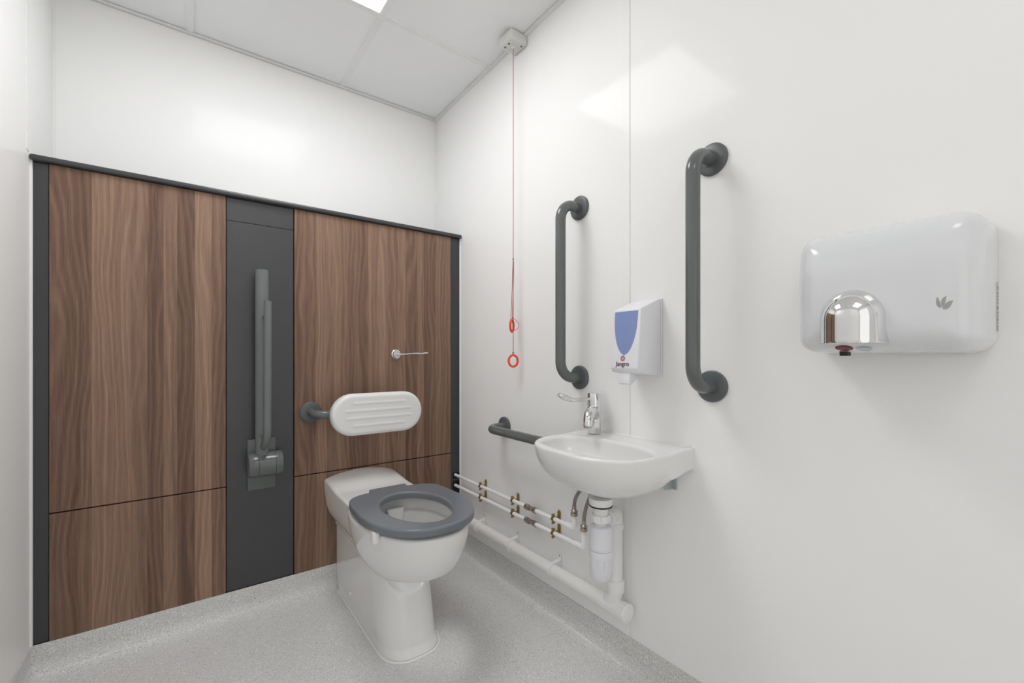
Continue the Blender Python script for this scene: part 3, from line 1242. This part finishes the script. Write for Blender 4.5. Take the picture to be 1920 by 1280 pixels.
def bracket(y, z, label):
    t = thing('pipe_bracket', label, 'pipe bracket', (px_, y, z), 'brass brackets on the water pipes')
    m = MB()
    m.tube([(px_, y - .0055, z), (px_, y + .0055, z)], .0098, 20)
    m.box(px_ - .0045, px_ + .0045, y - .0045, y + .0045, z + .006, z + .0165, .0015, 2)
    m.box(px_ - .0045, px_ + .0045, y - .0045, y + .0045, z - .0165, z - .006, .0015, 2)
    m.build('clamp_ring', 'brass', t)
    for s in (1, -1):
        MB().lathe((px_ - .004, y, z + s * .0145), (-1, 0, 0), [(-.006, .0042), (.001, .0048), (.003, .0044), (.004, .002)], 14).build('screw', 'brass', t)
    m = MB()
    m.tube([(px_ + .008, y, z), (XR - .004, y, z)], .0045, 14)
    pts = []
    for k in range(24):
        a = 2 * PI * k / 24
        pts.append((XR - .0005, y + math.cos(a) * .0075, z + math.sin(a) * .0075 + (.019 if math.sin(a) > 0 else -.010)))
    m.prism(pts, (-.004, 0, 0), .0008, 1)
    m.lathe((XR - .004, y, z + .019), (-1, 0, 0), [(-.002, .0045), (.0016, .0040), (.0022, .002)], 14)
    m.build('wall_plate', 'brass', t)
    return t


b1 = bracket(1.70, ZU, 'brass bracket on the upper water pipe, nearest the toilet seat')
GB = 'brass brackets on the water pipes'
dup(b1, (px_, 1.452, ZU), 'brass bracket on the upper water pipe, just before its nickel valve', GB)
dup(b1, (px_, 1.200, ZU), 'brass bracket on the upper water pipe, nearest the basin hoses', GB)
dup(b1, (px_, 1.70, ZL), 'brass bracket on the lower water pipe, nearest the toilet seat', GB)
dup(b1, (px_, 1.452, ZL), 'brass bracket on the lower water pipe, just before its nickel valve', GB)
dup(b1, (px_, 1.200, ZL), 'brass bracket on the lower water pipe, nearest the basin hoses', GB)

# ================================================================= waste pipe
WX, WZ, WY = XR - .040, .196, .900
wp = thing('waste_pipe', 'thick white waste pipe along the right wall near the floor', 'pipe', (WX, 1.4, WZ))
MB().tube([(WX, 1.936, WZ), (WX, WY + .02, WZ)], .0215, 28).build('long_pipe', 'pipe_cream', wp)
m = MB()
m.tube([(WX, WY + .052, WZ), (WX, WY - .030, WZ)], .0258, 28)
m.tube(bent([(WX, WY + .030, WZ + .006), (WX, WY + .004, WZ + .030), (WX, WY, WZ + .062)], .03, 6), .0225, 28)
m.build('tee', 'trap_white' if False else 'plastic_white', wp)
m = MB()
m.lathe((WX, WY - .026, WZ), (0, -1, 0), [(0, .0262), (.002, .0292), (.020, .0290), (.023, .0268), (.0245, .020), (.0245, 0)], 16)
m.lathe((WX, WY - .050, WZ), (0, -1, 0), [(-.001, .018), (.0006, .018)], 24)
m.build('end_cap', 'plastic_white', wp, sharp=22)
m = MB()
m.lathe((WX, WY, WZ + .050), (0, 0, 1), [(0, .0258), (.002, .0268), (.036, .0268), (.038, .0255), (.038, .022)], 28)
m.build('socket', 'plastic_white', wp)
MB().tube([(WX, WY, WZ + .07), (WX, WY, .462)], .0210, 28).build('standing_pipe', 'plastic_white', wp)
TRX, TRY = XR - .165, .850
od = Vector((WX - TRX, WY - TRY, 0)).normalized()
m = MB()
ez = .500
tc = Vector((TRX, TRY, ez))
wc_ = Vector((WX, WY, ez))
m.tube(bent([tc + od * .070, wc_, Vector((WX, WY, .452))], .032, 10), .0225, 28)
m.lathe(Vector((WX, WY, .462)), (0, 0, -1), [(0, .0225), (.001, .0255), (.018, .0255), (.019, .0225)], 28)
m.build('top_elbow', 'plastic_white', wp)

# white pipe clips


def clip(y, label):
    t = thing('waste_pipe_clip', label, 'pipe clip', (WX, y, WZ), 'white clips on the waste pipe')
    m = MB()
    n = 36
    vs, fs = [], []
    for yy in (y - .009, y + .009):
        for rad in (.0218, .0258):
            for k in range(n):
                a = 2 * PI * k / n
                vs.append((WX + math.cos(a) * rad, yy, WZ + math.sin(a) * rad))
    for k in range(n):
        l = (k + 1) % n
        fs += [(k, l, n + l, n + k), (2 * n + k, 3 * n + k, 3 * n + l, 2 * n + l), (n + k, n + l, 3 * n + l, 3 * n + k), (k, 2 * n + k, 2 * n + l, l)]
    m.add(vs, fs)
    m.build('ring', 'plastic_white', t)
    m = MB()
    m.prism([(XR - .0005, y - .0085, WZ + .004), (XR - .0005, y - .0085, WZ + .046), (XR - .004, y - .0085, WZ + .046), (XR - .006, y - .0085, WZ + .028), (WX + .002, y - .0085, WZ + .0262), (WX + .010, y - .0085, WZ + .0225), (WX + .024, y - .0085, WZ + .006)], (0, .017, 0), .0012, 1)
    m.lathe((XR - .003, y, WZ + .044), (-1, 0, 0), [(-.002, .0085), (.001, .0085), (.0015, .0075)], 18)
    m.build('bracket', 'plastic_white', t)
    MB().lathe((XR - .0043, y, WZ + .042), (-1, 0, 0), [(-.001, .0030), (.0008, .0030), (.0012, .0015)], 12).build('screw', 'ink_grey', t)
    return t


GC = 'white clips on the waste pipe'
c1 = clip(1.703, 'white clip on the waste pipe, just right of the toilet bowl')
dup(c1, (WX, 1.453, WZ), 'white clip on the waste pipe, midway between toilet and basin', GC)
dup(c1, (WX, 1.195, WZ), 'white clip on the waste pipe, nearest the bottle trap', GC)

# ================================================================= bottle trap
bt = thing('bottle_trap', 'white plastic bottle trap hanging under the washbasin', 'bottle trap', (TRX, TRY, .344))
m = MB()
m.lathe((TRX, TRY, .556), (0, 0, 1), [(0, .031), (.002, .0325), (.014, .0335), (.0215, .035)], 36)
m.build('waste_flange', 'plastic_white', bt)
MB().lathe((TRX, TRY, .5520), (0, 0, 1), [(0, .0300), (.001, .0330), (.0045, .0330)], 36).build('gasket', 'rubber_black', bt)
MB().tube([(TRX, TRY, .520), (TRX, TRY, .556)], .0205, 28).build('tail_pipe', 'plastic_white', bt)
m = MB()
m.lathe((TRX, TRY, .508), (0, 0, 1), [(0, .0235), (.001, .0250), (.020, .0250), (.022, .0235)], 24)
for k in range(8):
    a = 2 * PI * k / 8
    m.box(TRX + math.cos(a) * .025 - .002, TRX + math.cos(a) * .025 + .002, TRY + math.sin(a) * .025 - .002, TRY + math.sin(a) * .025 + .002, .510, .528, .0008, 1)
m.build('top_nut', 'plastic_white', bt)
m = MB()
m.lathe((TRX, TRY, .432), (0, 0, 1), [(0, .0350), (.004, .0350), (.005, .0335), (.058, .0325), (.064, .030), (.066, .024), (.067, .0165), (.080, .0165)], 40)
m.tube([Vector((TRX, TRY, .492)) + od * .010, Vector((TRX, TRY, .497)) + od * .055], .020, 28)
m.build('body', 'trap_white', bt)
m = MB()
m.lathe(Vector((TRX, TRY, .498)) + od * .048, od, [(0, .0245), (.002, .0270), (.018, .0270), (.020, .0245)], 16)
m.build('outlet_nut', 'plastic_white', bt, sharp=22)
m = MB()
m.lathe((TRX, TRY, .342), (0, 0, 1), [(0, .0), (.0005, .018), (.004, .027), (.012, .0315), (.066, .0325), (.067, .0345), (.087, .0350), (.0885, .0345)], 40)
for k in range(12):
    a = 2 * PI * k / 12
    c, s = math.cos(a) * .0322, math.sin(a) * .0322
    m.box(TRX + c - .0016, TRX + c + .0016, TRY + s - .0016, TRY + s + .0016, .384, .410, .0006, 1)
m.build('cup', 'trap_white', bt)

# ================================================================= light, camera, view
w = bpy.data.worlds.new('doorway_fill')  # even world glow added as fill, coming in through the doorway
SC.world = w
w.use_nodes = True
bg = w.node_tree.nodes['Background']
bg.inputs['Color'].default_value = (1, .988, .965, 1)
bg.inputs['Strength'].default_value = 1.0

cam = bpy.data.cameras.new('camera')
cam.sensor_width = 36
cam.lens = 815 / 1920 * 36
cam.shift_y = 26 / 1920
cam.clip_start = .01
co = bpy.data.objects.new('camera', cam)
COL.objects.link(co)
co.location = (0, 0, CAM_H)
co.rotation_euler = (PI / 2, 0, -math.atan2(607, 815))
SC.camera = co
vs_ = SC.view_settings
vs_.view_transform = 'Standard'
vs_.look = 'None'
vs_.gamma = 1
vs_.use_curve_mapping = False
vs_.exposure = 0.17
SC.cycles.max_bounces = 14
SC.cycles.diffuse_bounces = 10
SC.cycles.glossy_bounces = 6
